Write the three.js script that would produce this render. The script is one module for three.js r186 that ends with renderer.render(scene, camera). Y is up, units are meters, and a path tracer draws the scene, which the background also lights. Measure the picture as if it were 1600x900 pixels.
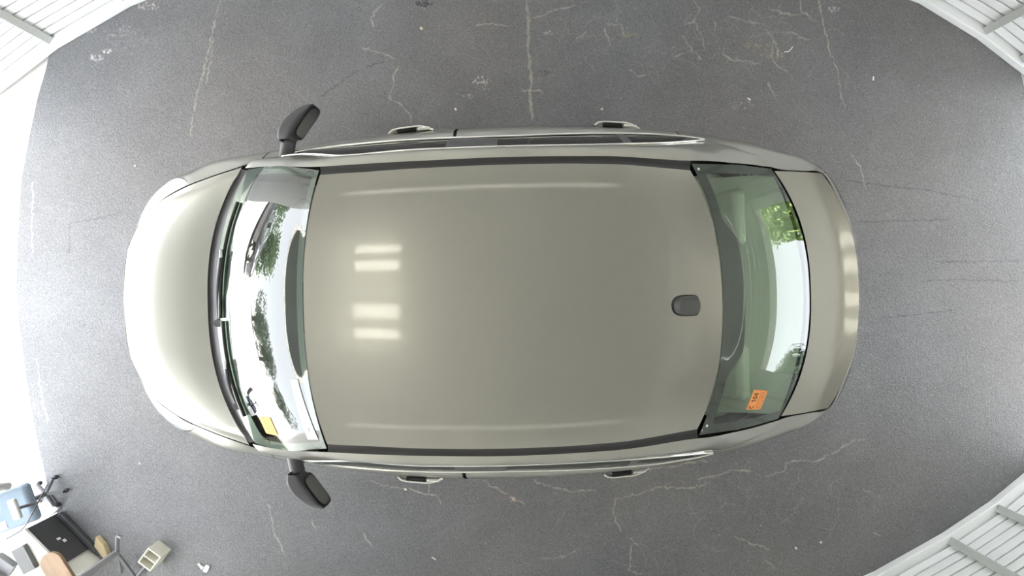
import * as THREE from 'three';
import { RoundedBoxGeometry } from 'three/addons/geometries/RoundedBoxGeometry.js';
import { mergeGeometries } from 'three/addons/utils/BufferGeometryUtils.js';
import { RectAreaLightUniformsLib } from 'three/addons/lights/RectAreaLightUniformsLib.js';
import { ImprovedNoise } from 'three/addons/math/ImprovedNoise.js';

// ---------------------------------------------------------------- camera, sky, sun, exposure
const scene = new THREE.Scene();
const camera = new THREE.PerspectiveCamera(2 * Math.atan(450 / 755) * 180 / Math.PI, 16 / 9, 0.05, 300);
camera.position.set(0, 3.35, 0);
camera.up.set(0, 0, -1);
camera.lookAt(0, 0, 0);
scene.background = new THREE.Color().setRGB(0.9, 0.95, 1.0);
scene.backgroundIntensity = 7;
const sun = new THREE.DirectionalLight(0xfffaf2, 70);
sun.position.set(0, 22, 7);
sun.castShadow = true;
sun.shadow.mapSize.set(2048, 2048);
Object.assign(sun.shadow.camera, { left: -25, right: 25, top: 25, bottom: -25, near: 1, far: 70 });
scene.add(sun);
const renderer = new THREE.WebGLRenderer({ antialias: true });
renderer.toneMapping = THREE.LinearToneMapping;
renderer.toneMappingExposure = 1.22;
renderer.shadowMap.enabled = true;
RectAreaLightUniformsLib.init();
const LAMP_POWER = 2.5;

// ---------------------------------------------------------------- helpers
let seed = 7;
const rnd = () => { seed = (seed * 1664525 + 1013904223) >>> 0; return seed / 4294967296; };
const rr = (a, b) => a + (b - a) * rnd();
const V = (x, y, z) => new THREE.Vector3(x, y, z);
const noise = new ImprovedNoise();
const names = {};
function numbered(n) { const k = names[n] = (names[n] ?? -1) + 1; return k ? n + '_' + String(k).padStart(3, '0') : n; }
function tag(o, label, category, group) { Object.assign(o.userData, { label, category }); if (group) o.userData.group = group; return o; }
function thing(name, label, category, pos = [0, 0, 0], turn = 0, group) {
  const o = new THREE.Group(); o.name = numbered(name); o.position.set(...pos); o.rotation.y = turn; scene.add(o);
  return tag(o, label, category, group);
}
function part(name, geo, mat, parent, pos, rot) {
  const m = new THREE.Mesh(Array.isArray(geo) ? mergeGeometries(geo.map((g) => g.index ? g.toNonIndexed() : g)) : geo, mat);
  m.name = name; m.castShadow = m.receiveShadow = true;
  if (pos) m.position.set(...pos);
  if (rot) m.rotation.set(...rot);
  parent.add(m); return m;
}
function lone(name, geo, mat, label, category, pos, rot, group) { return tag(part(numbered(name), geo, mat, scene, pos, rot), label, category, group); }
function struct(name) { const g = new THREE.Group(); g.name = name; g.userData.kind = 'structure'; scene.add(g); return g; }
function structMesh(name, geo, mat, pos, rot) { const m = part(name, geo, mat, scene, pos, rot); m.userData.kind = 'structure'; return m; }
const rgb = (r, g, b) => new THREE.Color().setRGB(r, g, b);
const std = (c, roughness = 0.6, metalness = 0, more = {}) => new THREE.MeshStandardMaterial({ color: c, roughness, metalness, ...more });
const phy = (c, more) => new THREE.MeshPhysicalMaterial({ color: c, ...more });
function grid(fn, nu, nv, flip = false) {
  const p = [], uv = [], ix = [];
  for (let i = 0; i <= nu; i++) for (let j = 0; j <= nv; j++) { const q = fn(i / nu, j / nv); p.push(q.x, q.y, q.z); uv.push(i / nu, j / nv); }
  for (let i = 0; i < nu; i++) for (let j = 0; j < nv; j++) {
    const a = i * (nv + 1) + j, b = a + nv + 1;
    flip ? ix.push(a, a + 1, b, b, a + 1, b + 1) : ix.push(a, b, a + 1, b, b + 1, a + 1);
  }
  const g = new THREE.BufferGeometry();
  g.setAttribute('position', new THREE.Float32BufferAttribute(p, 3)); g.setAttribute('uv', new THREE.Float32BufferAttribute(uv, 2));
  g.setIndex(ix); g.computeVertexNormals(); return g;
}
const rbox = (x, y, z, r = 0.01, pos = [0, 0, 0], ry = 0, s = 2) => { const g = new RoundedBoxGeometry(x, y, z, s, Math.min(r, x / 2.01, y / 2.01, z / 2.01)); if (ry) g.rotateY(ry); g.translate(...pos); return g; };
const tube = (pts, r, n = 24, k = 8) => new THREE.TubeGeometry(new THREE.CatmullRomCurve3(pts.map((p) => p.isVector3 ? p : V(...p))), n, r, k, false);
const rod = (a, b, r, k = 10) => tube([V(...a), V(...a).lerp(V(...b), 0.5), V(...b)], r, 2, k);
function crv(list, u) {                                              // smooth blend of rows of numbers, u from 0 to 1
  const n = list.length - 1, x = Math.min(Math.max(u, 0), 1) * n, i = Math.min(Math.floor(x), n - 1), t = x - i;
  const a = list[i], b = list[i + 1], p = list[i - 1] ?? a.map((v, k) => 2 * v - b[k]), q = list[i + 2] ?? b.map((v, k) => 2 * v - a[k]);
  return a.map((v, k) => 0.5 * (2 * v + (b[k] - p[k]) * t + (2 * p[k] - 5 * v + 4 * b[k] - q[k]) * t * t + (3 * v - p[k] - 3 * b[k] + q[k]) * t * t * t));
}
function crvM(list, u) {                                             // the same without overshoot
  const n = list.length - 1, x = Math.min(Math.max(u, 0), 1) * n, i = Math.min(Math.floor(x), n - 1), t = x - i, h = (a, b) => a * b <= 0 ? 0 : 2 * a * b / (a + b);
  return list[i].map((v, k) => {
    const b = list[i + 1][k], d = b - v, m0 = i ? h(v - list[i - 1][k], d) : d, m1 = i + 2 <= n ? h(d, list[i + 2][k] - b) : d, t2 = t * t, t3 = t2 * t;
    return v * (2 * t3 - 3 * t2 + 1) + m0 * (t3 - 2 * t2 + t) + b * (3 * t2 - 2 * t3) + m1 * (t3 - t2);
  });
}
function dataTex(w, h, fn, srgb, wrap = true) {
  const d = new Uint8Array(w * h * 4);
  for (let j = 0; j < h; j++) for (let i = 0; i < w; i++) { const c = fn(i, j); const k = (j * w + i) * 4; d[k] = c[0]; d[k + 1] = c[1]; d[k + 2] = c[2]; d[k + 3] = 255; }
  const t = new THREE.DataTexture(d, w, h); t.magFilter = THREE.LinearFilter; t.minFilter = THREE.LinearMipmapLinearFilter; t.generateMipmaps = true;
  if (wrap) t.wrapS = t.wrapT = THREE.RepeatWrapping;
  if (srgb) t.colorSpace = THREE.SRGBColorSpace;
  t.needsUpdate = true; return t;
}

// ---------------------------------------------------------------- floor: worn asphalt with pale cracks
const FX0 = -3.75, FX1 = 3.75, FZ0 = -2.7, FZ1 = 2.7, TW = 2048, TH = 1474;
const toPx = (px, py) => [((px - 800) / 225.37 - FX0) / (FX1 - FX0) * TW, ((py - 450) / 225.37 - FZ0) / (FZ1 - FZ0) * TH];
const LIGHT_CRACKS = [
  [823, 0, 827, 31, 825, 62, 827, 94, 830, 125, 828, 141, 831, 187], [816, 141, 830, 142, 844, 141, 847, 146], [600, 7, 584, 19, 580, 31, 583, 41], [566, 75, 587, 80, 603, 86, 616, 91],
  [623, 103, 614, 120, 616, 131, 609, 147, 611, 156, 625, 162, 634, 173, 642, 181, 642, 190], [744, 40, 759, 37, 778, 38, 794, 41], [831, 28, 853, 23, 862, 17, 900, 8],
  [1084, 0, 1093, 15, 1084, 34, 1067, 41], [1084, 34, 1097, 56, 1101, 75], [1067, 56, 1076, 71, 1095, 92], [1054, 88, 1072, 84, 1080, 80], [949, 37, 971, 39, 975, 56], [945, 45, 953, 71], [900, 62, 917, 49],
  [1117, 34, 1116, 49], [1202, 14, 1226, 21, 1245, 23, 1260, 21, 1275, 34], [1250, 0, 1252, 19], [1140, 26, 1162, 32, 1185, 36], [1200, 49, 1209, 64, 1206, 90, 1215, 103, 1230, 111], [1129, 84, 1144, 94, 1170, 96, 1189, 101],
  [1234, 49, 1249, 58, 1264, 62], [1279, 0, 1286, 37, 1297, 82, 1309, 109, 1314, 150, 1320, 169], [984, 109, 994, 118, 1012, 117], [1210, 64, 1216, 88], [900, 767, 932, 765], [960, 780, 981, 776, 1004, 770, 1030, 761, 1062, 763, 1101, 758],
  [1092, 749, 1121, 743, 1147, 734, 1176, 737], [1196, 744, 1225, 736, 1228, 724, 1251, 718, 1274, 721, 1306, 706], [988, 736, 1030, 731, 1108, 719], [960, 780, 958, 804, 970, 830], [983, 841, 997, 851], [988, 850, 983, 892, 1004, 897],
  [1147, 838, 1170, 848, 1202, 858], [1196, 875, 1212, 887], [1348, 765, 1360, 768], [1365, 833, 1375, 837], [578, 751, 601, 759, 633, 764], [640, 763, 663, 772, 682, 774, 689, 787], [669, 753, 671, 772], [754, 751, 770, 761, 793, 772, 819, 787],
  [835, 750, 840, 755, 877, 764, 900, 768], [487, 811, 494, 828], [419, 789, 429, 834, 448, 870], [568, 834, 581, 854], [848, 873, 880, 870, 900, 860], [345, 0, 336, 32, 325, 82, 317, 117, 310, 140, 302, 180, 297, 212], [333, 60, 328, 100, 322, 130],
  [51, 285, 50, 340, 50, 395], [58, 560, 65, 620, 74, 660], [1330, 240, 1345, 262, 1352, 290], [1200, 130, 1212, 150], [1306, 706, 1330, 690, 1352, 686]];
const DARK_CRACKS = [[1325, 283, 1375, 289, 1456, 298, 1530, 314], [1337, 347, 1410, 345, 1487, 343], [1455, 410, 1530, 409, 1592, 407], [1375, 497, 1430, 492, 1487, 485], [110, 347, 109, 375, 107, 395], [118, 347, 160, 340, 195, 330], [502, 150, 530, 130, 560, 110, 600, 96], [1440, 440, 1500, 436, 1590, 440]];
function asphaltColour() {
  const cv = document.createElement('canvas'); cv.width = TW; cv.height = TH;
  const c = cv.getContext('2d'), im = c.createImageData(TW, TH);
  for (let j = 0; j < TH; j++) for (let i = 0; i < TW; i++) {
    const x = i / TW * 7.5, y = j / TH * 5.4;
    const big = noise.noise(x * 0.9, y * 0.9, 3) * 7 + noise.noise(x * 2.7, y * 2.7, 9) * 6 + noise.noise(x * 9, y * 9, 1) * 3;
    const warm = noise.noise(x * 0.8 + 20, y * 0.8, 5) * 3;
    const g = 112 + big + (rnd() + rnd() + rnd() - 1.5) * 22 + (rnd() < 0.02 ? 26 * rnd() : 0);
    const k = (j * TW + i) * 4; im.data[k] = g + 1 + warm; im.data[k + 1] = g; im.data[k + 2] = g + 1 - warm; im.data[k + 3] = 255;
  }
  c.putImageData(im, 0, 0);
  c.lineCap = 'round'; c.lineJoin = 'round';
  const wander = (l, col, w, a) => {
    for (let k = 0; k + 3 < l.length; k += 2) {
      const [x0, y0] = toPx(l[k], l[k + 1]), [x1, y1] = toPx(l[k + 2], l[k + 3]), n = Math.max(2, Math.hypot(x1 - x0, y1 - y0) / 5 | 0);
      let qx = x0, qy = y0;
      for (let s = 1; s <= n; s++) {
        const e = s === n ? 0 : 1, X = x0 + (x1 - x0) * s / n + e * rr(-2, 2), Y = y0 + (y1 - y0) * s / n + e * rr(-2, 2);
        c.globalAlpha = a * rr(0.35, 1); c.strokeStyle = col; c.lineWidth = w * rr(0.5, 1.5);
        c.beginPath(); c.moveTo(qx, qy); c.lineTo(X, Y); c.stroke(); qx = X; qy = Y;
      }
    }
  };
  DARK_CRACKS.forEach((l) => wander(l, 'rgb(72,70,76)', 2.4, 0.5));
  LIGHT_CRACKS.forEach((l, k) => wander(l, 'rgb(172,167,152)', k === 0 ? 5 : 2.6, k === 0 ? 0.6 : 0.68));
  for (let k = 0; k < 130; k++) {                                    // hairline net
    const px = rr(880, 1340), up = rnd() < 0.55, py = up ? rr(2, 110) : rr(730, 890), l = [px, py]; let a = rr(0, 6.3);
    for (let s = 0; s < 4; s++) { a += rr(-0.8, 0.8); l.push(l[l.length - 2] + Math.cos(a) * rr(5, 13), l[l.length - 1] + Math.sin(a) * rr(5, 13)); }
    wander(l, 'rgb(155,152,143)', 1.5, 0.45);
  }
  const blot = (px, py, r, col, a, n) => { for (let k = 0; k < n; k++) { const t = rr(0, 6.3), q = r * Math.sqrt(rnd()); const [X, Y] = toPx(px + q * Math.cos(t) * 1.6, py + q * Math.sin(t) * 0.7); c.globalAlpha = a * rnd(); c.fillStyle = col; c.beginPath(); c.ellipse(X, Y, rr(1, 3), rr(0.8, 2), rr(0, 3), 0, 6.3); c.fill(); } };
  blot(752, 125, 10, 'rgb(190,188,178)', 0.8, 40); blot(755, 137, 8, 'rgb(175,172,160)', 0.4, 24); blot(731, 150, 5, 'rgb(180,178,168)', 0.6, 12); blot(858, 51, 5, 'rgb(190,188,180)', 0.6, 12);
  blot(1185, 70, 14, 'rgb(176,160,124)', 0.5, 50); blot(1206, 85, 12, 'rgb(180,165,130)', 0.5, 50); blot(1302, 14, 6, 'rgb(190,188,190)', 0.7, 30); blot(1158, 165, 12, 'rgb(160,158,152)', 0.5, 40);
  blot(232, 8, 12, 'rgb(200,190,180)', 0.6, 60); blot(150, 90, 8, 'rgb(210,208,205)', 0.6, 40); blot(168, 80, 5, 'rgb(220,220,215)', 0.8, 24); blot(135, 45, 10, 'rgb(200,200,200)', 0.5, 50); blot(185, 48, 14, 'rgb(180,180,182)', 0.4, 60); blot(200, 60, 22, 'rgb(176,176,178)', 0.35, 90);
  blot(663, 5, 8, 'rgb(52,52,56)', 0.7, 60); blot(803, 780, 6, 'rgb(190,170,150)', 0.5, 20); blot(790, 775, 14, 'rgb(150,112,104)', 0.3, 60); blot(985, 55, 8, 'rgb(150,140,90)', 0.4, 30); blot(846, 113, 8, 'rgb(70,70,70)', 0.4, 40);
  c.globalAlpha = 1;
  for (let k = 0; k < 420; k++) {                                    // grit
    const [X, Y] = toPx(rr(40, 1580), rnd() < 0.5 ? rr(0, 215) : rr(690, 900)); c.globalAlpha = rr(0.2, 0.7); c.fillStyle = 'rgb(190,188,178)'; c.fillRect(X, Y, rr(1, 2.4), rr(1, 2.2));
  }
  const t = new THREE.CanvasTexture(cv); t.colorSpace = THREE.SRGBColorSpace; t.flipY = false; return t;
}
const gritBump = (() => {
  const n = 512, h = new Float32Array(n * n);
  for (let k = 0; k < 9000; k++) { const x = rnd() * n, y = rnd() * n, r = rr(1.5, 4.2), a = rr(0.3, 1); for (let j = -5; j <= 5; j++) for (let i = -5; i <= 5; i++) { const d = 1 - (i * i + j * j) / (r * r); if (d > 0) { const q = (((y | 0) + j + n) % n) * n + ((x | 0) + i + n) % n; h[q] = Math.max(h[q], a * Math.sqrt(d)); } } }
  return dataTex(n, n, (i, j) => { const v = 40 + 190 * h[j * n + i] + rnd() * 20; return [v, v, v]; });
})();
const floorMat = std(0xffffff, 0.62, 0, { map: asphaltColour(), bumpMap: gritBump, bumpScale: 0.0018 });
{
  const left = [[78, 80], [71, 111], [59, 151], [47, 207], [39, 249], [33, 282], [26, 404], [25, 450], [29, 498], [40, 584], [49, 642], [62, 707], [68, 729], [73, 754], [81, 782], [88, 798], [101, 835], [120, 880], [150, 940]].map(([x, y]) => [(x - 800) / 225.37, (y - 450) / 225.37]);
  const right = [[2.2, 2.6], [3.1, 2.3], [3.56, 1.3], [3.62, 0.8], [3.65, 0], [3.62, -0.8], [3.56, -1.36], [3.5, -1.6], [3.2, -2.2], [2.2, -2.6], [-2.2, -2.6], [-3.0, -2.1]];
  const sh = new THREE.Shape([...left, [-2.6, 2.6], ...right].map(([x, z]) => new THREE.Vector2(x, -z)));
  const g = new THREE.ExtrudeGeometry(sh, { depth: 0.03, bevelEnabled: false, curveSegments: 4 });
  const p = g.attributes.position, uv = g.attributes.uv;
  for (let k = 0; k < p.count; k++) uv.setXY(k, (p.getX(k) - FX0) / (FX1 - FX0), (-p.getY(k) - FZ0) / (FZ1 - FZ0));
  g.rotateX(-Math.PI / 2); g.translate(0, -0.03, 0);
  const uv2 = uv.clone(); g.setAttribute('uv1', uv2);
  for (let k = 0; k < uv2.count; k++) uv2.setXY(k, uv2.getX(k) * 7.5 / 0.9, uv2.getY(k) * 5.4 / 0.9);
  gritBump.channel = 1;
  structMesh('floor', g, floorMat);
}
const concrete = std(rgb(0.62, 0.61, 0.58), 0.9, 0);
{ const g = new THREE.CircleGeometry(60, 48); g.rotateX(-Math.PI / 2); structMesh('ground', g, concrete, [0, -0.02, 0]); }

const yard = std(rgb(0.09, 0.09, 0.09), 0.9);
structMesh('yard', new THREE.BoxGeometry(40, 0.02, 80), yard, [23.68, -0.012, 0]);
// ---------------------------------------------------------------- shed: white board walls in bays, posts, sill, ceiling
const white = std(rgb(0.86, 0.87, 0.87), 0.45), postGrey = std(rgb(0.6, 0.62, 0.6), 0.5), sheetGrey = std(rgb(0.6, 0.61, 0.6), 0.5, 0.2), darkSteel = std(rgb(0.09, 0.09, 0.1), 0.5, 0.4);
const roofGrey = std(rgb(0.48, 0.48, 0.48), 0.55, 0.2);
const CEIL = 3.5, HEAD = 1.95;
const BOARD = 0.062, GAP = 0.009;
function wall(name, pts, boarded) {
  const w = struct(name);
  for (let k = 0; k + 1 < pts.length; k++) {
    const [x0, z0] = pts[k], [x1, z1] = pts[k + 1], L = Math.hypot(x1 - x0, z1 - z0), a = Math.atan2(-(z1 - z0), x1 - x0), cx = (x0 + x1) / 2, cz = (z0 + z1) / 2;
    const inn = Math.sign(-cz), nx = Math.sin(a), nz = Math.cos(a), s = Math.sign(nz) === inn ? 1 : -1;   // s: which local z faces the room
    const put = (nm, g, m, y, off) => part(nm, g, m, w, [cx + nx * s * off, y, cz + nz * s * off], [0, a, 0]);
    put('sill', rbox(L + 0.02, 0.05, 0.08, 0.008), white, 0.025, 0.015);
    put('backing', new THREE.BoxGeometry(L + 0.03, CEIL, 0.03), sheetGrey, CEIL / 2, -0.055);
    const rows = boarded(k) ? 13 : 0, g = rbox(L, BOARD - GAP, 0.022, 0.005);
    for (let r = 0; r < rows; r++) put('board', g, white, 0.055 + BOARD * (r + 0.5), -0.012 + rr(-0.001, 0.001));
    const y0 = 0.055 + BOARD * rows, n = Math.floor((CEIL - y0) / 0.12), up = [];
    for (let r = 0; r < n; r++) up.push(rbox(L, 0.11, 0.022, 0.005, [0, y0 + 0.12 * (r + 0.5), 0], 0, 1));
    const m = put('upper_boards', up, white, 0, -0.012); m.userData.kind = 'stuff';
  }
  for (const [x, z] of pts.slice(1, -1)) part('post', rbox(0.055, CEIL - 0.05, 0.055, 0.004), postGrey, w, [x, 0.05 + (CEIL - 0.05) / 2, z - Math.sign(z) * 0.005], [0, Math.atan2(x, z), 0]);
  return w;
}
wall('wall_north', [[-3.66, -1.33], [-3.17, -1.705], [-2.66, -2.0], [-1.9, -2.3], [-1, -2.5], [0, -2.56], [1, -2.52], [2, -2.32], [2.84, -2.02], [3.25, -1.77], [3.5, -1.575], [3.7, -1.42]], (k) => k < 3 || k > 6);
wall('wall_south', [[-3.66, 2.3], [-2.9, 2.42], [-1.9, 2.5], [-1, 2.52], [0, 2.53], [1, 2.48], [1.9, 2.28], [2.53, 2.01], [3.01, 1.74], [3.34, 1.52], [3.7, 1.22]], (k) => k > 5);
function header(name, x, z0, z1) {
  const w = struct(name), L = z1 - z0, g = [];
  part('header_beam', rbox(0.09, 0.16, L, 0.008), white, w, [x, HEAD + 0.08, (z0 + z1) / 2]);
  for (let y = HEAD + 0.16; y < CEIL - 0.05; y += 0.12) g.push(rbox(0.03, 0.112, L, 0.006, [x, y + 0.06, (z0 + z1) / 2], 0, 1));
  part('gable_boards', g, white, w).userData.kind = 'stuff';
}
header('wall_west', -3.56, -1.42, 2.32);
header('wall_east', 3.6, -1.52, 1.34);
{
  const c = struct('ceiling'), g = [];
  part('roof_deck', new THREE.BoxGeometry(7.6, 0.05, 5.6), sheetGrey, c, [0, CEIL + 0.05, 0]);
  for (let x = -3.7; x < 3.7; x += 0.2) g.push(rbox(0.19, 0.03, 5.3, 0.012, [x + 0.1, CEIL + 0.01, 0], 0, 1));
  part('roof_sheets', g, roofGrey, c).userData.kind = 'stuff';
  for (const z of [-1.7, -0.85, 0, 0.85, 1.7]) part('purlin', rbox(7.2, 0.1, 0.05, 0.006), postGrey, c, [0, CEIL - 0.06, z]);
}
{
  const c = struct('canopy');
  part('canopy_deck', rbox(2.6, 0.05, 5.4, 0.01), sheetGrey, c, [4.95, 2.25, 0]);
  for (const z of [-2.6, 2.6]) part('post', rbox(0.08, 2.22, 0.08, 0.006), postGrey, c, [6.15, 1.11, z]);
}
function truss(x, label) {
  const t = thing('roof_truss', label, 'truss', [x, CEIL - 0.34, 0], 0, 'roof trusses');
  part('top_chord', rbox(0.06, 0.05, 4.4, 0.005), white, t, [0, 0.2, 0]);
  part('bottom_chord', rbox(0.06, 0.05, 4.4, 0.005), white, t, [0, -0.1, 0]);
  for (let k = -5; k < 5; k++) part('web', rod([0, k % 2 ? 0.19 : -0.09, k * 0.42], [0, k % 2 ? -0.09 : 0.19, (k + 1) * 0.42], 0.014), white, t);
}
truss(1.75, 'white steel truss spanning under the roof above the car boot');
truss(-2.5, 'white steel truss spanning under the roof above the car bonnet');
const glow = new THREE.MeshStandardMaterial({ color: 0xffffff, emissive: 0xfffbe8, emissiveIntensity: 3, roughness: 0.6 });
function panelLight(x, z, label) {
  const t = thing('ceiling_light', label, 'light', [x, CEIL - 0.17, z], 0, 'panel lights under the roof');
  part('housing', rbox(0.6, 0.05, 0.38, 0.01), white, t, [0, 0.03, 0]);
  part('diffuser', rbox(0.56, 0.012, 0.34, 0.004), glow, t, [0, 0.0, 0]);
  part('crossbar', rbox(0.72, 0.03, 0.11, 0.004), darkSteel, t, [0, -0.045, 0]);
  for (const hx of [-0.2, 0.2]) part('hanger', rod([hx, 0.05, 0], [hx, 0.17, 0], 0.006), darkSteel, t);
  const l = new THREE.RectAreaLight(0xfffbe8, LAMP_POWER, 0.54, 0.32); l.position.set(0, -0.009, 0); l.rotation.x = -Math.PI / 2; t.add(l);
}
panelLight(-1.5, -0.4, 'ceiling panel light over the car roof front, on the side away from the stickers');
panelLight(-1.5, 0.32, 'ceiling panel light over the car roof front, on the sticker side');
panelLight(2.6, -0.3, 'ceiling panel light over the car boot, on the side away from the stickers');
panelLight(2.6, 0.22, 'ceiling panel light over the car boot, on the sticker side');

// ---------------------------------------------------------------- the car
const paintFlake = dataTex(256, 256, () => { const v = 118 + rnd() * 20; return [v, v, v]; });
const M = {
  paint: phy(rgb(0.355, 0.35, 0.312), { metalness: 0.7, roughness: 0.32, clearcoat: 1, clearcoatRoughness: 0.06 }),
  black: std(rgb(0.03, 0.03, 0.032), 0.45), frit: std(rgb(0.022, 0.022, 0.024), 0.35), plastic: std(rgb(0.09, 0.09, 0.1), 0.5), cowl: std(rgb(0.14, 0.14, 0.15), 0.42),
  gap: std(rgb(0.012, 0.012, 0.012), 0.9), chrome: std(rgb(0.86, 0.86, 0.83), 0.25, 1), handle: std(rgb(0.75, 0.75, 0.72), 0.2, 1),
  rearGlass: phy(rgb(0.68, 0.8, 0.7), { transmission: 1, thickness: 0, roughness: 0, ior: 1.6 }),
  glass: phy(rgb(0.74, 0.87, 0.77), { transmission: 1, thickness: 0, roughness: 0, ior: 1.8, metalness: 0 }),
  sideGlass: phy(rgb(0.55, 0.65, 0.56), { transmission: 1, thickness: 0, roughness: 0, ior: 1.52 }),
  lens: phy(rgb(0.9, 0.92, 0.94), { roughness: 0.05, clearcoat: 1, metalness: 0.4 }), red: phy(rgb(0.45, 0.02, 0.02), { roughness: 0.1, clearcoat: 1 }),
  mirror: std(rgb(0.24, 0.25, 0.25), 0.03, 1), cloth: std(rgb(0.6, 0.6, 0.54), 0.9), trimGrey: std(rgb(0.5, 0.5, 0.46), 0.8), dash: std(rgb(0.07, 0.07, 0.075), 0.7), tyre: std(rgb(0.02, 0.02, 0.02), 0.85), alloy: std(rgb(0.6, 0.6, 0.6), 0.25, 1),
};
const car = thing('car', 'silver grey saloon car in the middle of the shed, orange stickers on its glass', 'car', [0, 0, 0.0606], 0.027);
const bend = (x) => 0.016 - 0.0115 * x * x;
const fin = (p) => { p.z += bend(p.x); return p; };
// body rings, nose centre to tail centre: [x, half width, height]
const RA = [[-2.09, 0, .745], [-2.085, .17, .744], [-2.05, .34, .742], [-1.96, .487, .748], [-1.824, .563, .795], [-1.705, .614, .825], [-1.57, .658, .85], [-1.41, .7, .88], [-1.22, .742, .915], [-1.0, .775, .935], [-.55, .812, .95], [0, .822, .955], [.4, .818, .965], [.72, .795, .985], [.95, .752, 1.01], [1.12, .67, 1.07], [1.225, .582, 1.118], [1.36, .563, 1.106], [1.46, .548, 1.1], [1.53, .41, 1.108], [1.57, .31, 1.11], [1.597, .17, 1.112], [1.606, 0, 1.112]];
const RB = [[-2.143, 0, .68], [-2.13, .19, .68], [-2.09, .345, .68], [-1.985, .565, .69], [-1.86, .67, .71], [-1.73, .712, .74], [-1.58, .76, .77], [-1.41, .78, .8], [-1.22, .808, .82], [-1, .834, .85], [-.55, .875, .87], [0, .892, .88], [.4, .88, .89], [.7, .85, .91], [.97, .8, .93], [1.17, .745, .965], [1.3, .69, .995], [1.43, .64, 1.01], [1.525, .558, 1.03], [1.59, .42, 1.04], [1.63, .313, 1.04], [1.655, .17, 1.04], [1.662, 0, 1.04]];
const RC = [[-2.2, 0, .5], [-2.19, .17, .5], [-2.15, .36, .5], [-2.03, .6, .52], [-1.88, .7, .54], [-1.74, .775, .58], [-1.56, .815, .63], [-1.38, .83, .67], [-1.2, .855, .69], [-.98, .885, .71], [-.52, .932, .73], [0, .942, .74], [.4, .926, .75], [.7, .9, .77], [1, .85, .79], [1.22, .785, .82], [1.38, .73, .84], [1.52, .66, .86], [1.64, .55, .86], [1.71, .42, .86], [1.745, .31, .86], [1.765, .17, .86], [1.77, 0, .86]];
const RD = RC.map(([x, z], i) => [x + (i > 17 ? 0.05 : 0), z * 0.995, 0.42]);
const RE = RC.map(([x, z], i) => [x * 0.985, z * 0.93, 0.2]);
const NS = RA.length - 1;
const rings = [RA, RB, RC, RD, RE].map((R) => {
  const full = [...R.map(([x, z, y]) => V(x, y, z)), ...R.slice(1, -1).reverse().map(([x, z, y]) => V(x, y, -z))];
  return new THREE.CatmullRomCurve3(full, true, 'centripetal');
});
const ringAt = (k, st) => rings[k].getPoint((((st % (2 * NS)) + 2 * NS) % (2 * NS)) / (2 * NS));
const WHEELS = [-1.36, 1.12];
function bodyPoint(st, v, inset = 0) {
  const c = new THREE.CatmullRomCurve3([0, 1, 2, 3, 4].map((k) => ringAt(k, st)), false, 'centripetal'), p = c.getPoint(v);
  for (const wx of WHEELS) { const d = Math.abs(p.x - wx); if (d < 0.36 && Math.abs(p.z) > 0.5) p.y = Math.max(p.y, 0.31 + Math.sqrt(0.1296 - d * d)); }
  if (inset) { p.z -= Math.sign(p.z) * Math.min(inset, Math.abs(p.z)); p.x -= Math.sign(p.x) * inset * 0.8; p.y -= inset * 0.6; }
  return fin(p);
}
const bodyPatch = (name, s0, s1, v0, v1, ns, nv, mat, sd = 1) => part(name, grid((u, v) => bodyPoint(sd * (s0 + (s1 - s0) * u), v0 + (v1 - v0) * v), ns, nv, sd > 0), mat, car);
part('inner_body', grid((u, v) => bodyPoint(u * 2 * NS, v * 0.98, 0.014), 180, 14, true), M.gap, car);
bodyPatch('front_bumper', -2.3, 2.3, 0, 1, 50, 30, M.paint);
bodyPatch('rear_bumper', 18.0, 26.0, 0.0, 1, 64, 30, M.paint);
for (const sd of [1, -1]) {
  const edge = (st) => st > 5.2 ? 0.0 : 0.34 * Math.sqrt(1 - ((st - 2.33) / 2.87) ** 2);      // lower edge of the swept-back lamp
  const span = (name, a, b, lo, hi, mat) => part(name, grid((u, v) => { const st = a + (b - a) * u, l = lo(st), h = hi(st); return bodyPoint(sd * st, l + (h - l) * v); }, 40, 24, sd > 0), mat, car);
  span('headlight', 2.33, 5.19, () => 0.004, (st) => Math.max(0.004, edge(st) - 0.006), M.lens);
  span('bumper_corner', 2.33, 4.2, (st) => edge(st) + 0.006, () => 1, M.paint);
  span('fender', 4.23, 7.83, (st) => edge(st) + (st < 5.2 ? 0.006 : 0), () => 1, M.paint);
  for (const [a, b] of [[7.87, 10.5], [10.53, 13.55]]) bodyPatch('door', a, b, 0.006, 1, 36, 34, M.paint, sd);
  bodyPatch('quarter_panel', 13.59, 17.97, 0, 1, 50, 34, M.paint, sd);
  bodyPatch('tail_light', 17.3, 19.2, 0.36, 0.5, 18, 6, M.red, sd).scale.set(1.003, 1, 1.004);
}
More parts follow.
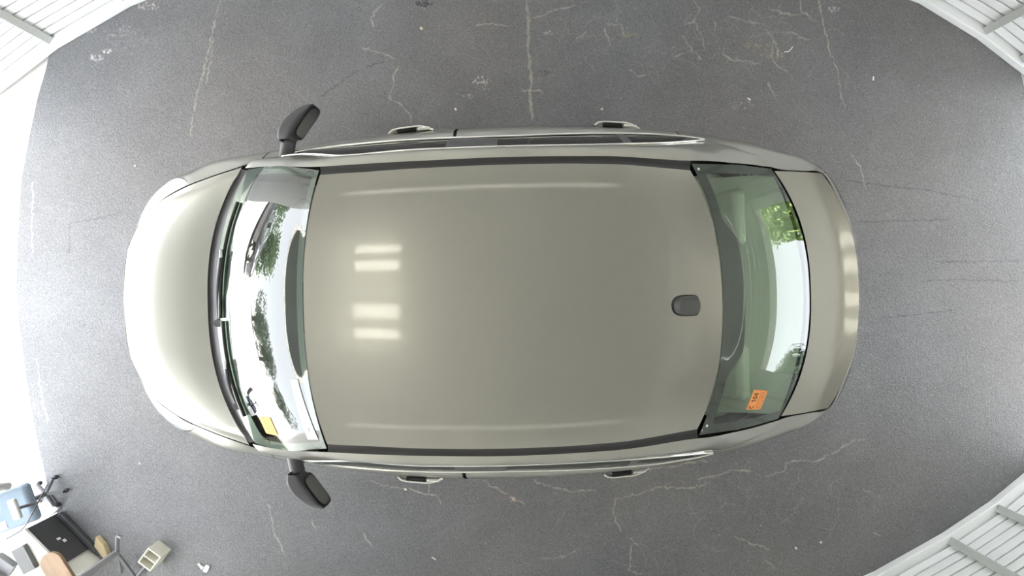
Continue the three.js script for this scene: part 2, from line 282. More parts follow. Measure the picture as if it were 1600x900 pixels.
// surfaces made of arched rows: [centre x, centre y, edge x, edge y, half width]
const arch = (rows, p = 2.4, q = 2.4) => (s, t) => { const [xc, yc, xe, ye, w] = crv(rows, t), a = Math.abs(s); return fin(V(xc + (xe - xc) * a ** p, yc + (ye - yc) * a ** q, w * s)); };
const hoodRows = [[-1.54, .905], [-1.72, .889], [-1.885, .865], [-2.005, .825], [-2.088, .747]];
const hood = (s, t) => {
  const [xc, yc] = crv(hoodRows, t), e = rings[0].getPoint((7.3 - 5.3 * t) / (2 * NS)), a = Math.abs(s);
  return fin(V(xc + (e.x - xc) * a ** 2.45, yc + (e.y + 0.004 - yc) * a ** 2.8 - 0.008 * Math.exp(-(((a - 0.945) / 0.022) ** 2)), (e.z - 0.008) * s));
};
const shield = arch([[-1.471, .945, -1.315, .915, .69], [-1.27, 1.113, -1.14, 1.064, .668], [-1.07, 1.242, -.98, 1.199, .635], [-.871, 1.34, -.803, 1.303, .59]], 2.35, 2.4);
const roofCore = arch([[-.864, 1.346, -.795, 1.312, .568], [-.43, 1.388, -.41, 1.343, .583], [0, 1.402, 0, 1.35, .59], [.43, 1.393, .4, 1.345, .58], [.865, 1.359, .765, 1.316, .545]], 2.4, 2.8);
const roof = (s, t) => { const p = roofCore(s, t), k = Math.min(1, Math.max(0, (t - 0.06) / 0.06)) * Math.min(1, Math.max(0, (0.8 - t) / 0.08)); p.y -= 0.008 * k * (0.5 + 0.5 * Math.tanh((Math.abs(s) - 0.84) / 0.009)); return p; };
const backGlass = arch([[.873, 1.353, .775, 1.31, .574], [1.12, 1.262, 1.0, 1.225, .58], [1.361, 1.14, 1.213, 1.12, .578]], 2.3, 2.4);
const bootCore = arch([[1.373, 1.132, 1.228, 1.118, .566], [1.45, 1.119, 1.31, 1.108, .563], [1.53, 1.108, 1.39, 1.1, .556], [1.606, 1.113, 1.458, 1.102, .546]], 2.45, 2.4);
const sheet = (name, fn, mat, parent, s0 = -1, s1 = 1, t0 = 0, t1 = 1, ns = 60, nt = 40, lift = 0) => {
  const P = (u, v) => { const p = fn(s0 + (s1 - s0) * u, t0 + (t1 - t0) * v); p.y += lift; return p; };
  const front = fn(0.1, 0.6).x < fn(0.1, 0.4).x;
  return part(name, grid(P, ns, nt, front), mat, parent);
};
sheet('hood', hood, M.paint, car, -1, 1, 0, 1, 90, 60);
sheet('roof', roof, M.paint, car, -1, 1, 0, 1, 160, 80);
sheet('boot_lid', bootCore, M.paint, car, -1, 1, 0, 1, 70, 36);
const windshield = sheet('windshield', shield, M.glass, car, -1, 1, 0, 1, 70, 50);
const rearWindow = sheet('rear_window', backGlass, M.rearGlass, car, -1, 1, 0, 1, 70, 50);
sheet('headliner', (s, t) => { const p = roofCore(s * 0.97, 0.03 + t * 0.94); p.y -= 0.035; return p; }, M.trimGrey, car);
// black borders printed on the inner face of the glass
const strip = (name, fn, lo, hi, mat, parent, n, k = 6, drop = 0.004) => part(name, grid((u, v) => { const a = lo(u), b = hi(u), p = fn(a[0] + (b[0] - a[0]) * v, a[1] + (b[1] - a[1]) * v); p.y -= drop; return p; }, n, k), mat, parent);
const S = (u) => -1 + 2 * u;
const base = (s) => 0.185 + 0.05 * Math.abs(s) ** 6;
strip('black_border', shield, (u) => [S(u), 0], (u) => [S(u), base(S(u))], M.frit, windshield, 70);
strip('black_border', shield, (u) => [S(u), 0.945], (u) => [S(u), 1], M.frit, windshield, 70);
const smooth = (x, a, b) => { const t = Math.min(1, Math.max(0, (x - a) / (b - a))); return t * t * (3 - 2 * t); };
const rearTop = (s) => { const a = Math.abs(s); return 0.10 + 0.125 * (1 - smooth(a, 0.38, 0.60)) + 0.10 * smooth(a, 0.9, 0.99); };
strip('black_border', backGlass, (u) => [S(u), 0], (u) => [S(u), rearTop(S(u))], M.frit, rearWindow, 120);
strip('black_border', backGlass, (u) => [S(u), 0.965], (u) => [S(u), 1], M.black, rearWindow, 70);
for (const sd of [-1, 1]) {
  strip('black_border', shield, (u) => [sd * 0.945, u], (u) => [sd, u], M.frit, windshield, 40, 3);
  strip('black_border', backGlass, (u) => [sd * 0.93, u], (u) => [sd, u], M.frit, rearWindow, 40, 3);
}
// cowl panel between hood and glass
const cowlFn = (s, t) => { const a = hood(s, 0.0), b = shield(s, 0.1); a.lerp(b, t); a.y += -0.014 - 0.018 * Math.sin(Math.PI * Math.max(0, t)); return a; };
sheet('cowl_panel', cowlFn, M.cowl, car, -0.99, 0.99, -0.35, 0.95, 60, 12);
// roof rails, pillars, side windows
const CI = [[-1.335, .7, .9], [-1.06, .654, 1.125], [-.8, .606, 1.3], [-.4, .616, 1.33], [0, .623, 1.336], [.4, .615, 1.332], [.775, .588, 1.305], [1.0, .589, 1.222], [1.218, .584, 1.12]];
const CO = [[-1.22, .742, .918], [-1.0, .735, 1.02], [-.7, .676, 1.2], [-.38, .686, 1.24], [0, .688, 1.25], [.39, .686, 1.24], [.66, .697, 1.19], [.95, .752, 1.012], [1.12, .67, 1.072]];
const on = (C, u, sd) => { const [x, z, y] = crvM(C, u / (C.length - 1)); return V(x, y, sd * z); };
const beltAt = (x, sd) => { let lo = 7, hi = 16; for (let k = 0; k < 30; k++) { const m = (lo + hi) / 2; ringAt(0, m).x < x ? lo = m : hi = m; } const p = ringAt(0, lo); p.z *= sd; return p; };
for (const sd of [1, -1]) {
  part('roof_rail', grid((u, v) => { const a = on(CI, 8 * u, sd), b = on(CO, 8 * u, sd), w = Math.sin(Math.PI * v) * 0.016; a.lerp(b, v); a.y += w; a.z += sd * w * 0.8; return fin(a); }, 110, 14, sd > 0), M.paint, car);
  part('roof_moulding', grid((u, v) => { const x = 2 + 4 * u, a = roof(sd, Math.min(1, u)), b = fin(on(CI, x, sd)); a.lerp(b, v); a.y -= 0.006 * Math.sin(Math.PI * v) + 0.002; return a; }, 70, 6, sd > 0), M.black, car);
  const pane = (u0, u1, nm, mat, out = 0) => part(nm, grid((u, v) => { const a = on(CO, 8 * (u0 + (u1 - u0) * u), sd), b = beltAt(a.x, sd); b.y += 0.004; a.lerp(b, v); a.z += sd * (0.012 * Math.sin(Math.PI * v) + out); return fin(a); }, 36, 8, sd > 0), mat, car);
  pane(0.13, 0.41, 'side_window', M.sideGlass); pane(0.41, 0.485, 'pillar_cover', M.plastic, 0.002); pane(0.485, 0.68, 'side_window', M.sideGlass); pane(0.68, 0.7, 'pillar_cover', M.plastic, 0.002); pane(0.7, 0.868, 'side_window', M.sideGlass);
  const line = (f, r, nm, m = M.chrome) => part(nm, new THREE.TubeGeometry(new THREE.CatmullRomCurve3(Array.from({ length: 34 }, (_, k) => fin(f(k / 33)))), 66, r, 6), m, car);
  line((t) => { const p = on(CO, 0.5 + 6.5 * t, sd); p.z += sd * 0.004; return p; }, 0.0055, 'window_trim');
  line((t) => { const p = beltAt(-1.1 + 2.05 * t, sd); p.z += sd * 0.006; p.y += 0.004; return p; }, 0.0065, 'belt_trim');
  line((t) => { const p = beltAt(-1.05 + 1.97 * t, sd); p.z -= sd * 0.012; p.y += 0.004; return p; }, 0.008, 'window_seal', M.black);
  // door handles
  for (const hx of [-0.52, 0.56]) {
    const bs = bodyPoint(0, 0); let st = 7; while (ringAt(1, st).x < hx) st += 0.02;
    const p = bodyPoint(sd * st, 0.36), h = new THREE.Group(); h.name = 'door_handle'; h.position.copy(p); h.rotation.y = sd * (hx < 0 ? -0.06 : 0.12); car.add(h);
    part('grip', [tube([[-0.115, 0, sd * -0.004], [-0.095, 0, sd * 0.012], [0, 0.002, sd * 0.021], [0.06, 0.001, sd * 0.02], [0.12, 0, sd * -0.002]], 0.0085, 30, 10).scale(1, 1.6, 1), rbox(0.07, 0.03, 0.02, 0.009, [0.07, 0, sd * 0.009])], M.handle, h);
    part('recess', rbox(0.1, 0.034, 0.018, 0.006), M.gap, h, [-0.02, 0.002, sd * 0.003]);
  }
  // wheels
  for (const wx of WHEELS) {
    const w = new THREE.Group(); w.name = 'wheel'; w.position.set(wx, 0.31, sd * 0.735); car.add(w);
    const prof = [[0.2, -0.09], [0.27, -0.1], [0.3, -0.085], [0.31, -0.05], [0.31, 0.05], [0.3, 0.085], [0.27, 0.1], [0.2, 0.09]].map(([r, y]) => new THREE.Vector2(r, y));
    part('tyre', new THREE.LatheGeometry(prof, 40).rotateX(Math.PI / 2), M.tyre, w);
    const rim = [new THREE.LatheGeometry([[0.19, -0.08], [0.205, -0.085], [0.205, 0.085], [0.19, 0.08]].map(([r, y]) => new THREE.Vector2(r, y)), 36).rotateX(Math.PI / 2), new THREE.CylinderGeometry(0.05, 0.05, 0.03, 20).rotateX(Math.PI / 2).translate(0, 0, sd * 0.06)];
    for (let k = 0; k < 5; k++) rim.push(rbox(0.045, 0.17, 0.02, 0.006, [0, 0.115, sd * 0.06]).rotateZ(k * 1.2566));
    part('rim', rim, M.alloy, w);
  }
  // mirrors
  const mr = new THREE.Group(); mr.name = 'side_mirror'; mr.position.set(-1.1, 0.955, sd * 0.775 + bend(-1.1)); car.add(mr);
  const skin = (k) => (u, v) => {                                    // rounded tapering shell reaching out and back
    const a = u * 2 * Math.PI, cx = Math.cos(a), sx = Math.sin(a), e = 0.45, w = Math.sin(Math.PI * (0.06 + 0.9 * v)) ** 0.45;
    const out = 0.03 + 0.168 * v, back = 0.022 + 0.135 * v ** 1.15, th = (0.05 - 0.018 * v) * w, hh = 0.078 * w;
    return V(back + Math.sign(cx) * Math.abs(cx) ** e * th * k, 0.045 + Math.sign(sx) * Math.abs(sx) ** e * hh * k, sd * out);
  };
  part('housing', grid(skin(1), 40, 24, sd < 0), M.plastic, mr);
  const face = (k, off) => grid((u, v) => { const a = u * 2 * Math.PI, q = v * k; const se = (c) => Math.sign(c) * Math.abs(c) ** 0.55, out = 0.115 + se(Math.cos(a)) * 0.066 * q, hh = 0.045 + se(Math.sin(a)) * 0.052 * q; const vv = (out - 0.03) / 0.168; return V(0.022 + 0.135 * Math.max(0, vv) ** 1.15 + (0.05 - 0.018 * vv) * 0.97 + off, hh, sd * out); }, 36, 6, sd > 0);
  part('mirror_frame', face(1.12, 0.001), M.black, mr);
  part('mirror_glass', face(0.95, 0.005), M.mirror, mr);
  part('stalk', tube([[-0.02, -0.03, sd * -0.06], [0.0, -0.012, sd * 0.0], [0.02, 0.005, sd * 0.05]], 0.034, 14, 12), M.plastic, mr);
}
// boot lip highlight crease, number plate, grille
part('grille', grid((u, v) => { const p = bodyPoint(-1.6 + 3.2 * u, 0.36 + 0.12 * v); p.x -= 0.004; return p; }, 30, 6, true), M.black, car);
part('number_plate', rbox(0.012, 0.11, 0.34, 0.003), M.lens, car, [1.835, 0.62, 0], [0, 0, 0.05]);
// antenna fin
{
  const f = (u, v) => { const a = u * 2 * Math.PI, h = v, L = 0.052 * (1 - 0.25 * h), W = 0.039 * (1 - 0.42 * h * h), cx = Math.cos(a), sx = Math.sin(a), sq = cx > 0 ? 0.35 : 0.8; return V(Math.sign(cx) * Math.abs(cx) ** sq * L + 0.012 * h, 0.045 * Math.sin(h * Math.PI / 2) * (1 - 0.1 * h), Math.sign(sx) * Math.abs(sx) ** (cx > 0 ? 0.5 : 0.8) * W); };
  const p = roof(-0.0, 0.9), an = new THREE.Group(); an.name = 'antenna_fin'; an.position.set(0.707, p.y - 0.008, bend(0.7) + 0.02); car.add(an);
  part('base_gasket', grid((u, v) => { const q = f(u, 0); return V(q.x * 1.1 * v, 0.008 * (1 - v) + 0.012, q.z * 1.12 * v); }, 40, 5), M.black, an);
  part('fin_shell', [grid(f, 40, 12, false), grid((u, v) => { const q = f(u, 1); return V(0.012 + (q.x - 0.012) * v, q.y + 0.002 * (1 - v), q.z * v); }, 40, 4)], std(rgb(0.1, 0.105, 0.105), 0.3), an);
}
// wipers
function wiper(nm, s0, s1, t0, t1, piv, label) {
  const w = new THREE.Group(); w.name = 'wiper'; car.add(w);
  const P = (k, up) => { const p = shield(s0 + (s1 - s0) * k, t0 + (t1 - t0) * k); p.y += up; return p; };
  part('blade', new THREE.TubeGeometry(new THREE.CatmullRomCurve3([0, .2, .4, .6, .8, 1].map((k) => P(k, 0.012))), 30, 0.009, 6), M.black, w);
  const a = shield(piv[0], piv[1]); a.y -= 0.005; const b = P(0.45, 0.03), c = a.clone().lerp(b, 0.5); c.y += 0.02;
  part('arm', new THREE.TubeGeometry(new THREE.CatmullRomCurve3([a, c, b]), 16, 0.008, 6), M.plastic, w);
  part('bracket', rbox(0.016, 0.014, 0.04, 0.005), M.alloy, w, b.toArray());
  part('pivot_cap', new THREE.CylinderGeometry(0.018, 0.022, 0.03, 16), M.plastic, w, a.toArray());
}
wiper('', -0.75, 0.08, 0.13, 0.085, [0.12, 0.02]);
wiper('', 0.1, 0.78, 0.12, 0.12, [0.72, 0.03]);
// cabin
const cab = (nm, g, m, pos, rot) => part(nm, g, m, car, pos, rot);
cab('dashboard', grid((u, v) => { const s = S(u) * 0.93, p = shield(s, 0.02 + 0.3 * v); p.y = 0.885 - 0.04 * v * v - 0.02 * s * s; p.x += 0.02 + 0.16 * v; return p; }, 40, 10, false), M.dash);
cab('dashboard_front', rbox(0.16, 0.3, 1.26, 0.04), M.dash, [-0.93, 0.7, 0]);
cab('cabin_floor', rbox(2.5, 0.04, 1.4, 0.01), M.dash, [0.1, 0.3, 0]);
for (const z of [-0.36, 0.36]) {
  const s = new THREE.Group(); s.name = 'front_seat'; s.position.set(-0.35, 0.34, z); car.add(s);
  part('cushion', rbox(0.5, 0.16, 0.5, 0.06, [0, 0.1, 0], 0, 4), M.cloth, s);
  const b = part('backrest', rbox(0.13, 0.58, 0.48, 0.06, [0, 0.29, 0], 0, 4), M.cloth, s, [0.24, 0.15, 0], [0, 0, -0.3]);
  part('headrest', rbox(0.09, 0.17, 0.26, 0.04, [0, 0.68, 0], 0, 4), M.cloth, b);
}
{
  const s = new THREE.Group(); s.name = 'rear_bench'; s.position.set(0.5, 0.34, 0); car.add(s);
  part('cushion', rbox(0.5, 0.18, 1.25, 0.06, [0, 0.1, 0], 0, 4), M.cloth, s);
  const b = part('backrest', rbox(0.14, 0.6, 1.2, 0.05, [0, 0.3, 0], 0, 4), M.cloth, s, [0.27, 0.12, 0], [0, 0, -0.42]);
  for (const z of [-0.36, 0.36]) part('headrest', rbox(0.08, 0.14, 0.26, 0.03, [0, 0.66, z], 0, 4), M.cloth, b);
}
cab('parcel_shelf', grid((u, v) => V(0.88 + 0.475 * v - 0.13 * S(u) ** 2, 1.02 + 0.085 * v * v, S(u) * 0.56), 20, 8), std(rgb(0.62, 0.64, 0.58), 0.9));
cab('steering_wheel', [new THREE.TorusGeometry(0.18, 0.014, 10, 40), rbox(0.3, 0.04, 0.03, 0.01), rbox(0.04, 0.16, 0.03, 0.01, [0, -0.08, 0])], M.dash, [-0.78, 0.83, 0.36], [0.0, Math.PI / 2, 0.35]);
cab('interior_mirror', rbox(0.03, 0.06, 0.22, 0.015), M.black, [-0.88, 1.27, 0.0], [0, 0, 0.3]);
// stickers and papers on the glass
function printed(w, h, draw) { const cv = document.createElement('canvas'); cv.width = w; cv.height = h; draw(cv.getContext('2d'), w, h); const t = new THREE.CanvasTexture(cv); t.colorSpace = THREE.SRGBColorSpace; return t; }
function locate(fn, x, z) { let b = [0, 0.5], e = 9; for (let k = 0, r = 1; k < 60; k++, r *= 0.85) for (let i = -4; i <= 4; i++) for (let j = -4; j <= 4; j++) { const s = Math.min(1, Math.max(-1, b[0] + i * r / 4)), t = Math.min(1, Math.max(0, b[1] + j * r / 8)), p = fn(s, t), d = Math.hypot(p.x - x, p.z - z); if (d < e) { e = d; b = [s, t]; } } return b; }
function label4(nm, fn, q, mat, parent, up) {                         // q: four corners in car metres, row by row
  const c = q.map(([x, z]) => locate(fn, x, z));
  return part(nm, grid((u, v) => { const L = (i) => (c[0][i] * (1 - u) + c[1][i] * u) * (1 - v) + (c[3][i] * (1 - u) + c[2][i] * u) * v; const p = fn(L(0), L(1)); p.y += up; return p; }, 8, 8, true), mat, parent);
}
const fromPx = (px, py, h) => { const k = (3.35 - h) / 755, x = (px - 800) * k, z = (py - 450) * k - 0.0606, c = Math.cos(0.027), s = Math.sin(0.027); return [x * c - z * s, x * s + z * c]; };
const orange = printed(256, 176, (c, w, h) => {
  c.fillStyle = '#ef9a52'; c.fillRect(0, 0, w, h); c.fillStyle = '#4a3020'; c.font = 'bold 76px sans-serif'; c.fillText('C', 8, 76); c.fillText('104', 92, 76);
  c.fillStyle = '#a05826'; for (let r = 0; r < 4; r++) for (let x = 14; x < w - 20;) { const l = rr(6, 26); c.fillRect(x, 96 + r * 19, l, 8); x += l + rr(5, 16); }
});
const orangeFront = printed(192, 128, (c, w, h) => { c.fillStyle = '#f2a860'; c.fillRect(0, 0, w, h); c.fillStyle = '#b5713a'; for (let r = 0; r < 5; r++) for (let x = 12; x < w - 16;) { const l = rr(5, 22); c.fillRect(x, 18 + r * 21, l, r === 1 ? 11 : 6); x += l + rr(6, 16); } });
const sheetPrint = printed(128, 512, (c, w, h) => { c.fillStyle = '#f4f4f4'; c.fillRect(0, 0, w, h); c.fillStyle = '#9a9a9a'; for (const [x, y, l] of [[16, 230, 10], [16, 250, 10], [60, 225, 12], [62, 260, 12], [18, 275, 8], [64, 300, 10]]) c.fillRect(x, y, l, 22); c.fillStyle = '#d8b8b0'; c.fillRect(50, 330, 10, 30); });
const paperMat = (t) => std(0xffffff, 0.7, 0, { map: t, side: THREE.DoubleSide });
label4('sticker', backGlass, [fromPx(1182, 637, 1.185), fromPx(1192.5, 607.5, 1.185), fromPx(1167, 604, 1.2), fromPx(1156, 635, 1.2)], paperMat(orange), rearWindow, 0.003).userData.label = 'orange sticker with the code C 104';
label4('sticker', shield, [fromPx(444, 675, 1.1), fromPx(432.5, 646.5, 1.1), fromPx(414, 646.5, 1.04), fromPx(423, 673, 1.04)], paperMat(orangeFront), windshield, 0.003).userData.label = 'small orange sticker with fine print';
label4('paper_strip', shield, [fromPx(481, 687, 1.27), fromPx(457, 592, 1.27), fromPx(466, 592, 1.3), fromPx(497, 687, 1.3)], paperMat(sheetPrint), windshield, 0.003).userData.label = 'long white paper sheet behind the glass';
for (const [px, py] of [[1091.5, 264], [1095, 671], [1104, 665]]) label4('rubber_stop', backGlass, [[0, 0], [1, 0], [1, 1], [0, 1]].map(([i, j]) => fromPx(px - 2 + 4 * i, py - 2 + 4 * j, 1.31)), M.lens, rearWindow, 0.003);

// ---------------------------------------------------------------- clutter in the near corner
const at = (px, py, h) => { const k = (3.35 - h) / 755; return [(px - 800) * k, h, (py - 450) * k]; };
{
  const blue = std(rgb(0.2, 0.25, 0.31), 0.8), grey = std(rgb(0.42, 0.42, 0.41), 0.6), dark = std(rgb(0.12, 0.12, 0.13), 0.5);
  const [cx, , cz] = at(14, 797, 0.3), ch = thing('office_chair', 'small blue grey office chair with a padded back standing at the open door', 'chair', [cx, 0, cz], 0.35);
  part('seat', rbox(0.27, 0.06, 0.25, 0.026, [0, 0.27, 0.0], 0, 4), blue, ch);
  for (const x of [-0.15, 0.15]) { part('armrest', rbox(0.05, 0.022, 0.13, 0.01, [x, 0.4, 0.0], 0, 3), grey, ch); part('armrest_post', [rod([x, 0.27, 0.02], [x, 0.395, 0.0], 0.01)], dark, ch); }
  part('backrest', rbox(0.19, 0.24, 0.05, 0.022, [0, 0.12, 0], 0, 4), grey, ch, [0, 0.31, -0.14], [-0.3, 0, 0]);
  part('seat_tag', rbox(0.05, 0.003, 0.05, 0.001, [-0.07, 0.3015, 0.08]), std(rgb(0.8, 0.8, 0.78), 0.6), ch);
  part('gas_column', [rod([0, 0.05, 0], [0, 0.25, 0], 0.016)], dark, ch);
  for (let k = 0; k < 5; k++) { const a = k * 1.2566 + 0.3, l = part('base_leg', [rod([0, 0.06, 0], [Math.cos(a) * 0.1, 0.035, Math.sin(a) * 0.1], 0.011)], dark, ch); part('castor', new THREE.SphereGeometry(0.016, 14, 10), M.black, l, [Math.cos(a) * 0.1, 0.016, Math.sin(a) * 0.1]); }

  // low cabinet with a white top and a black front panel
  const blk = std(rgb(0.05, 0.05, 0.052), 0.55), cabTop = std(rgb(0.8, 0.8, 0.74), 0.5), CH = 0.24;
  const cb = thing('low_cabinet', 'low cabinet with white top and black front panel beside the open door', 'cabinet', [-3.145, 0, 1.79], -0.795);
  part('carcass', rbox(0.44, CH - 0.02, 0.36, 0.006, [0.055, (CH - 0.02) / 2, 0.03]), cabTop, cb);
  part('top', rbox(0.45, 0.02, 0.4, 0.005, [0.055, CH - 0.01, 0.03]), cabTop, cb);
  part('front_panel', rbox(0.33, CH - 0.025, 0.014, 0.003, [0.0, (CH - 0.025) / 2, -0.158]), blk, cb);
  part('panel_tag', [rbox(0.022, 0.018, 0.004, 0.001, [0.03, 0.105, -0.167]), rbox(0.016, 0.022, 0.004, 0.001, [0.0, 0.125, -0.167])], std(rgb(0.7, 0.7, 0.68), 0.6), cb).userData.label = 'small white paper tag';
  part('foot_rail', rbox(0.36, 0.03, 0.03, 0.006, [0.03, 0.02, -0.185]), darkSteel, cb);
  const bp = at(38, 874, CH + 0.02);
  lone('binder', rbox(0.17, 0.028, 0.09, 0.005), std(rgb(0.1, 0.1, 0.1), 0.6), 'flat grey binder lying on the white top of the low cabinet', 'binder', [bp[0], CH + 0.0145, bp[2]], [0, -1.08, 0]);
  const bq = at(4, 884, CH + 0.02);
  lone('tray', [rbox(0.13, 0.012, 0.1, 0.004), rbox(0.13, 0.03, 0.008, 0.002, [0, 0.015, 0.046]), rbox(0.13, 0.03, 0.008, 0.002, [0, 0.015, -0.046])], std(rgb(0.13, 0.13, 0.135), 0.5), 'small grey tray left of the binder on the low cabinet', 'tray', [bq[0], CH + 0.0065, bq[2]], [0, -0.6, 0]);
  // wooden board
  const seat = new THREE.Shape(); seat.moveTo(-0.09, -0.07); seat.absarc(-0.09, 0, 0.07, Math.PI * 1.5, Math.PI * 0.5, true); seat.lineTo(0.16, 0.07); seat.lineTo(0.16, -0.07); seat.closePath();
  const wood = std(rgb(0.36, 0.26, 0.18), 0.6, 0, { map: dataTex(128, 64, (i, j) => { const v = 210 + 28 * noise.noise(i * 0.02, j * 0.35, 2) + 12 * noise.noise(i * 0.1, j * 0.9, 4); return [v, v * 0.96, v * 0.9]; }, true) });
  const wp = at(92, 900, CH + 0.02);
  lone('wooden_board', new THREE.ExtrudeGeometry(seat, { depth: 0.014, bevelSize: 0.003, bevelThickness: 0.003, bevelSegments: 2, curveSegments: 32 }).rotateX(-Math.PI / 2), wood, 'tan wooden board with a rounded end resting on the low cabinet corner', 'board', [wp[0], CH + 0.0035, wp[2]], [0, -1.0, 0]);
  // steel stand
  const stl = std(rgb(0.2, 0.2, 0.21), 0.5, 0.5), sd = thing('steel_stand', 'dark steel angle stand lying on the floor beside the cream box', 'stand', [0, 0, 0], 0);
  const beam = (a, b, w, nm) => { const A = V(...a), B = V(...b), g = new RoundedBoxGeometry(A.distanceTo(B), w, w, 1, 0.004); const m = part(nm, g, stl, sd); m.position.copy(A).lerp(B, 0.5); m.quaternion.setFromUnitVectors(V(1, 0, 0), B.sub(A).normalize()); };
  beam(at(118, 909, 0.3), at(184, 862, 0.1), 0.034, 'beam'); beam(at(183, 862, 0.09), at(184, 838, 0.3), 0.022, 'upright'); beam(at(184, 866, 0.1), at(189, 895, 0.012), 0.016, 'foot');
  beam(at(212, 903, 0.03), at(231, 880, 0.03), 0.018, 'foot'); beam(at(184, 866, 0.09), at(212, 903, 0.03), 0.018, 'brace'); beam(at(183, 837, 0.3), at(190, 840, 0.3), 0.016, 'cap');
  // offcut of timber
  const off = new THREE.Shape([[0, 0], [0.07, 0.02], [0.16, 0.012], [0.165, -0.012], [0.05, -0.035]].map((p) => new THREE.Vector2(...p)));
  lone('timber_offcut', new THREE.ExtrudeGeometry(off, { depth: 0.03, bevelSize: 0.003, bevelThickness: 0.003, bevelSegments: 1 }).rotateX(-Math.PI / 2), std(rgb(0.55, 0.45, 0.28), 0.7), 'thin yellowish timber offcut on the floor between case and steel stand', 'wood', [at(153, 838, 0.02)[0], 0.005, at(153, 838, 0.02)[2]], [0, -1.12, 0]);
  // cream box with two openings
  const cream = std(rgb(0.66, 0.64, 0.54), 0.6), bx = thing('cubby_box', 'cream open-topped box with two compartments standing on the asphalt floor', 'box', [...at(233, 874.6, 0.1)].map((v, k) => k === 1 ? 0 : v), 0.927);
  const T = 0.009, BL = 0.122, BW = 0.108, BH = 0.1;
  for (const z of [-1, 1]) part('side_panel', rbox(BL, BH, T, 0.002, [0, BH / 2, z * (BW / 2 - T / 2)]), cream, bx);
  for (const x of [-1, 1]) part('end_panel', rbox(T, BH, BW - 2 * T, 0.002, [x * (BL / 2 - T / 2), BH / 2, 0]), cream, bx);
  part('divider', rbox(T, BH - 0.004, BW - 2 * T, 0.002, [0, BH / 2, 0]), cream, bx); part('bottom_panel', rbox(BL - 2 * T, T, BW - 2 * T, 0.002, [0, T / 2, 0]), cream, bx);
  // cable and cover
  lone('cable', tube([at(76, 754, 0.006), at(71, 763, 0.15), at(63, 778, 0.33), at(54, 795, 0.37), at(46, 810, 0.34), at(39, 822, 0.28), at(28, 832, 0.247), at(10, 842, 0.246)], 0.0045, 60, 8), std(rgb(0.04, 0.04, 0.045), 0.6), 'thin dark grey cable rising from the floor onto the low cabinet', 'cable');
  lone('plastic_cover', rbox(0.13, 0.02, 0.1, 0.009, [0, 0, 0], 0, 3), std(rgb(0.36, 0.35, 0.37), 0.7), 'grey violet rounded cover lying on the ground between chair and black panel', 'cover', [at(77, 790, 0.01)[0], 0.0101, at(77, 790, 0.01)[2]], [0, -0.9, 0]);
}
// litter
const paperW = std(rgb(0.85, 0.85, 0.83), 0.8, 0, { side: THREE.DoubleSide });
function scrap(px, py, w, d, turn, label, nm = 'paper_scrap', cat = 'paper', mat = paperW) {
  const g = grid((u, v) => V((u - 0.5) * w, 0.003 + 0.004 * Math.sin(u * 5 + px) * Math.cos(v * 4) + 0.003, (v - 0.5) * d), 6, 6, true), p = at(px, py, 0);
  return lone(nm, g, mat, label, cat, [p[0], 0, p[2]], [0, turn, 0]);
}
scrap(323, 888, 0.03, 0.05, -0.5, 'crumpled white paper on the floor right of the cream box');
scrap(314, 884, 0.05, 0.022, -0.8, 'clear plastic wrapper stuck to the white paper near the cream box', 'plastic_wrapper', 'wrapper', std(rgb(0.5, 0.5, 0.48), 0.4));
const butt = (px, py, L, turn, label, r = 0.004, m = paperW) => lone('cigarette_end', new THREE.CylinderGeometry(r, r, L, 10).rotateZ(Math.PI / 2), m, label, 'litter', [at(px, py, 0)[0], r, at(px, py, 0)[2]], [0, turn, 0], 'cigarette ends on the asphalt floor');
butt(678, 872, 0.032, -0.5, 'white cigarette end on the bare floor below the front door of the car');
butt(1170, 155, 0.024, -0.6, 'short white cigarette end on the floor behind the rear wheel, away from the stickers');
butt(1364, 123, 0.026, 1.5, 'white cigarette end on the floor near the top right wall');
const twig = (px, py, pts, r, label) => lone('white_twig', tube(pts.map(([x, z]) => V(x, r, z)), r, 12, 6), paperW, label, 'litter', [at(px, py, 0)[0], 0, at(px, py, 0)[2]]);
twig(1232, 79, [[-0.03, 0.012], [0, 0.006], [0.014, -0.008], [0.028, -0.026]], 0.003, 'bent white twig on the cracked floor above the car boot');
const pebble = (px, py, r, label, m = paperW) => lone('pebble', new THREE.SphereGeometry(r, 10, 8).scale(1.2, 0.6, 0.9), m, label, 'pebble', [at(px, py, 0)[0], r * 0.6, at(px, py, 0)[2]], [0, px, 0], 'pebbles on the asphalt floor');
const tan = std(rgb(0.55, 0.5, 0.38), 0.8);
pebble(634, 764, 0.009, 'round white pebble just outside the front door handle, sticker side');
pebble(712, 171, 0.009, 'pale pebble beside the front door handle, away from the stickers');
pebble(940, 171, 0.01, 'cream pebble just outside the rear door handle, away from the stickers', tan);
pebble(659, 45, 0.012, 'tan pebble on the open floor far above the front door', tan);
pebble(1243, 856, 0.008, 'left one of two white specks on the lower right floor');
pebble(1282, 847, 0.008, 'right one of two white specks on the lower right floor');
pebble(219, 724, 0.006, 'tiny white pebble on the floor between bumper and black case');
pebble(212, 259, 0.007, 'tiny white pebble on the floor beside the front bumper corner');
pebble(803, 779, 0.012, 'dusty pink stone on the floor outside the sills, sticker side', std(rgb(0.5, 0.4, 0.34), 0.9));

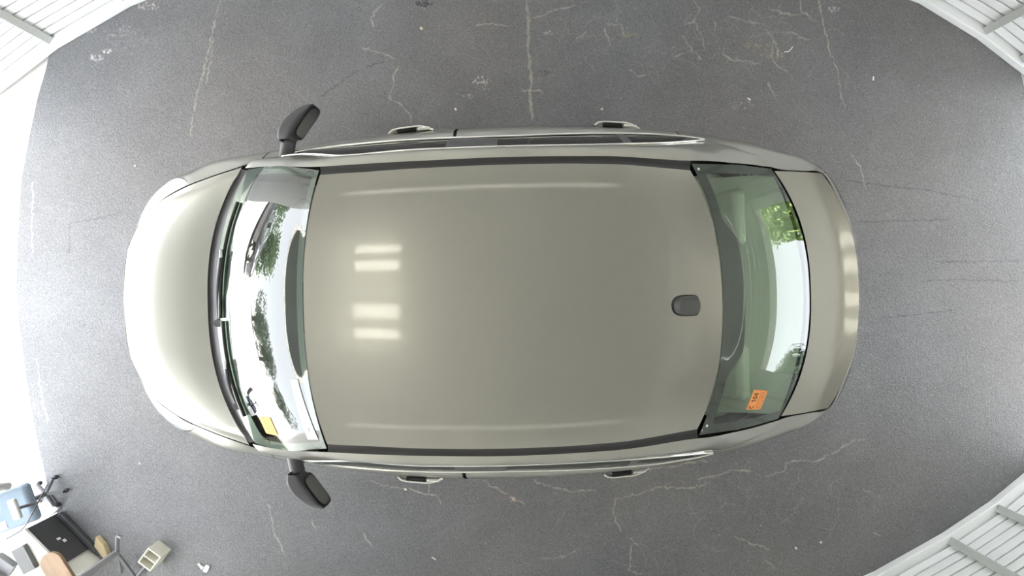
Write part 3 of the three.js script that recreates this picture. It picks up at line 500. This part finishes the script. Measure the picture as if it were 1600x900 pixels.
// ---------------------------------------------------------------- outdoors, seen in the glass: trees, a parked car, a hedge
const leafGeo = (() => { const g = new THREE.BufferGeometry(); g.setAttribute('position', new THREE.Float32BufferAttribute([0, 0, 0, .5, .08, .28, 1, 0, 0, .5, .08, -.28], 3)); g.setIndex([0, 1, 2, 0, 2, 3]); g.computeVertexNormals(); return g; })();
function tree(x, z, h, r, col, label, n = 2600) {
  const t = thing('tree', label, 'tree', [x, 0, z], 0, 'trees outside the shed');
  part('trunk', tube([[0, 0, 0], [0.08 * r, h * 0.3, 0.05], [0, h * 0.7, 0]], 0.09 * r, 12, 8), std(rgb(0.16, 0.12, 0.09), 0.9), t);
  const m = new THREE.InstancedMesh(leafGeo, std(0xffffff, 0.8, 0, { side: THREE.DoubleSide }), n), q = new THREE.Matrix4(), e = new THREE.Euler(), c = new THREE.Color(), blobs = Array.from({ length: 9 }, () => [rr(-0.6, 0.6) * r, h * rr(0.3, 0.85), rr(-0.6, 0.6) * r, r * rr(0.4, 0.65)]);
  for (let k = 0; k < n; k++) {
    const b = blobs[k % 9], a = rr(0, 6.283), y = rr(-1, 1), w = Math.sqrt(1 - y * y), d = b[3] * rr(0.55, 1.05), s = r * rr(0.09, 0.17);
    q.makeRotationFromEuler(e.set(rr(0, 6.3), rr(0, 6.3), rr(0, 6.3))).scale(V(s, s, s)).setPosition(b[0] + Math.cos(a) * w * d, b[1] + y * d, b[2] + Math.sin(a) * w * d);
    m.setMatrixAt(k, q); m.setColorAt(k, c.copy(col).multiplyScalar(rr(0.6, 1.4)));
  }
  m.name = 'foliage'; m.userData.kind = 'stuff'; m.castShadow = m.receiveShadow = true; t.add(m);
}
const G1 = rgb(0.16, 0.24, 0.06), G2 = rgb(0.09, 0.14, 0.07), G3 = rgb(0.1, 0.13, 0.1);
tree(9.5, -3.6, 3.0, 1.9, G1, 'bushy yellow green tree outside the right door, mirrored in the rear glass', 5200);
tree(18, 4.5, 1.9, 1.5, G3, 'low dark tree outside the right door, nearest of the far three');
tree(23, 8, 2.6, 2.0, G3, 'tallest dark tree far outside the right door');
tree(26, 2.5, 1.6, 1.6, G3, 'low dark tree farthest outside the right door');
tree(-13, -5.4, 3.3, 2.1, G2, 'green tree outside the left door beside the shed wall');
tree(-15, -2.2, 3.4, 2.2, G2, 'green tree behind the parked dark car');
tree(-20, 1.6, 2.4, 1.8, G3, 'low grey green tree outside the left door, second from the shed wall');
tree(-22, 5, 3.0, 2.2, G3, 'far grey green tree outside the left door');
tree(-19, 8.5, 2.8, 2, G3, 'grey green tree outside the left door farthest from the parked car');
{
  const c = car.clone(); c.name = 'parked_car'; scene.add(c); c.position.set(-8.8, 0, -2.6); c.rotation.y = 1.5; names.car = 1;
  const dark = phy(rgb(0.05, 0.05, 0.06), { metalness: 0.4, roughness: 0.3, clearcoat: 1, clearcoatRoughness: 0.05 });
  c.traverse((o) => { if (o.material === M.paint) o.material = dark; });
  for (const o of [...c.children]) for (const k of [...o.children]) if (/sticker|paper_strip/.test(k.name)) o.remove(k);
  tag(c, 'dark car parked outdoors beyond the left door, mirrored in the windshield', 'car');
}
renderer.render(scene, camera);
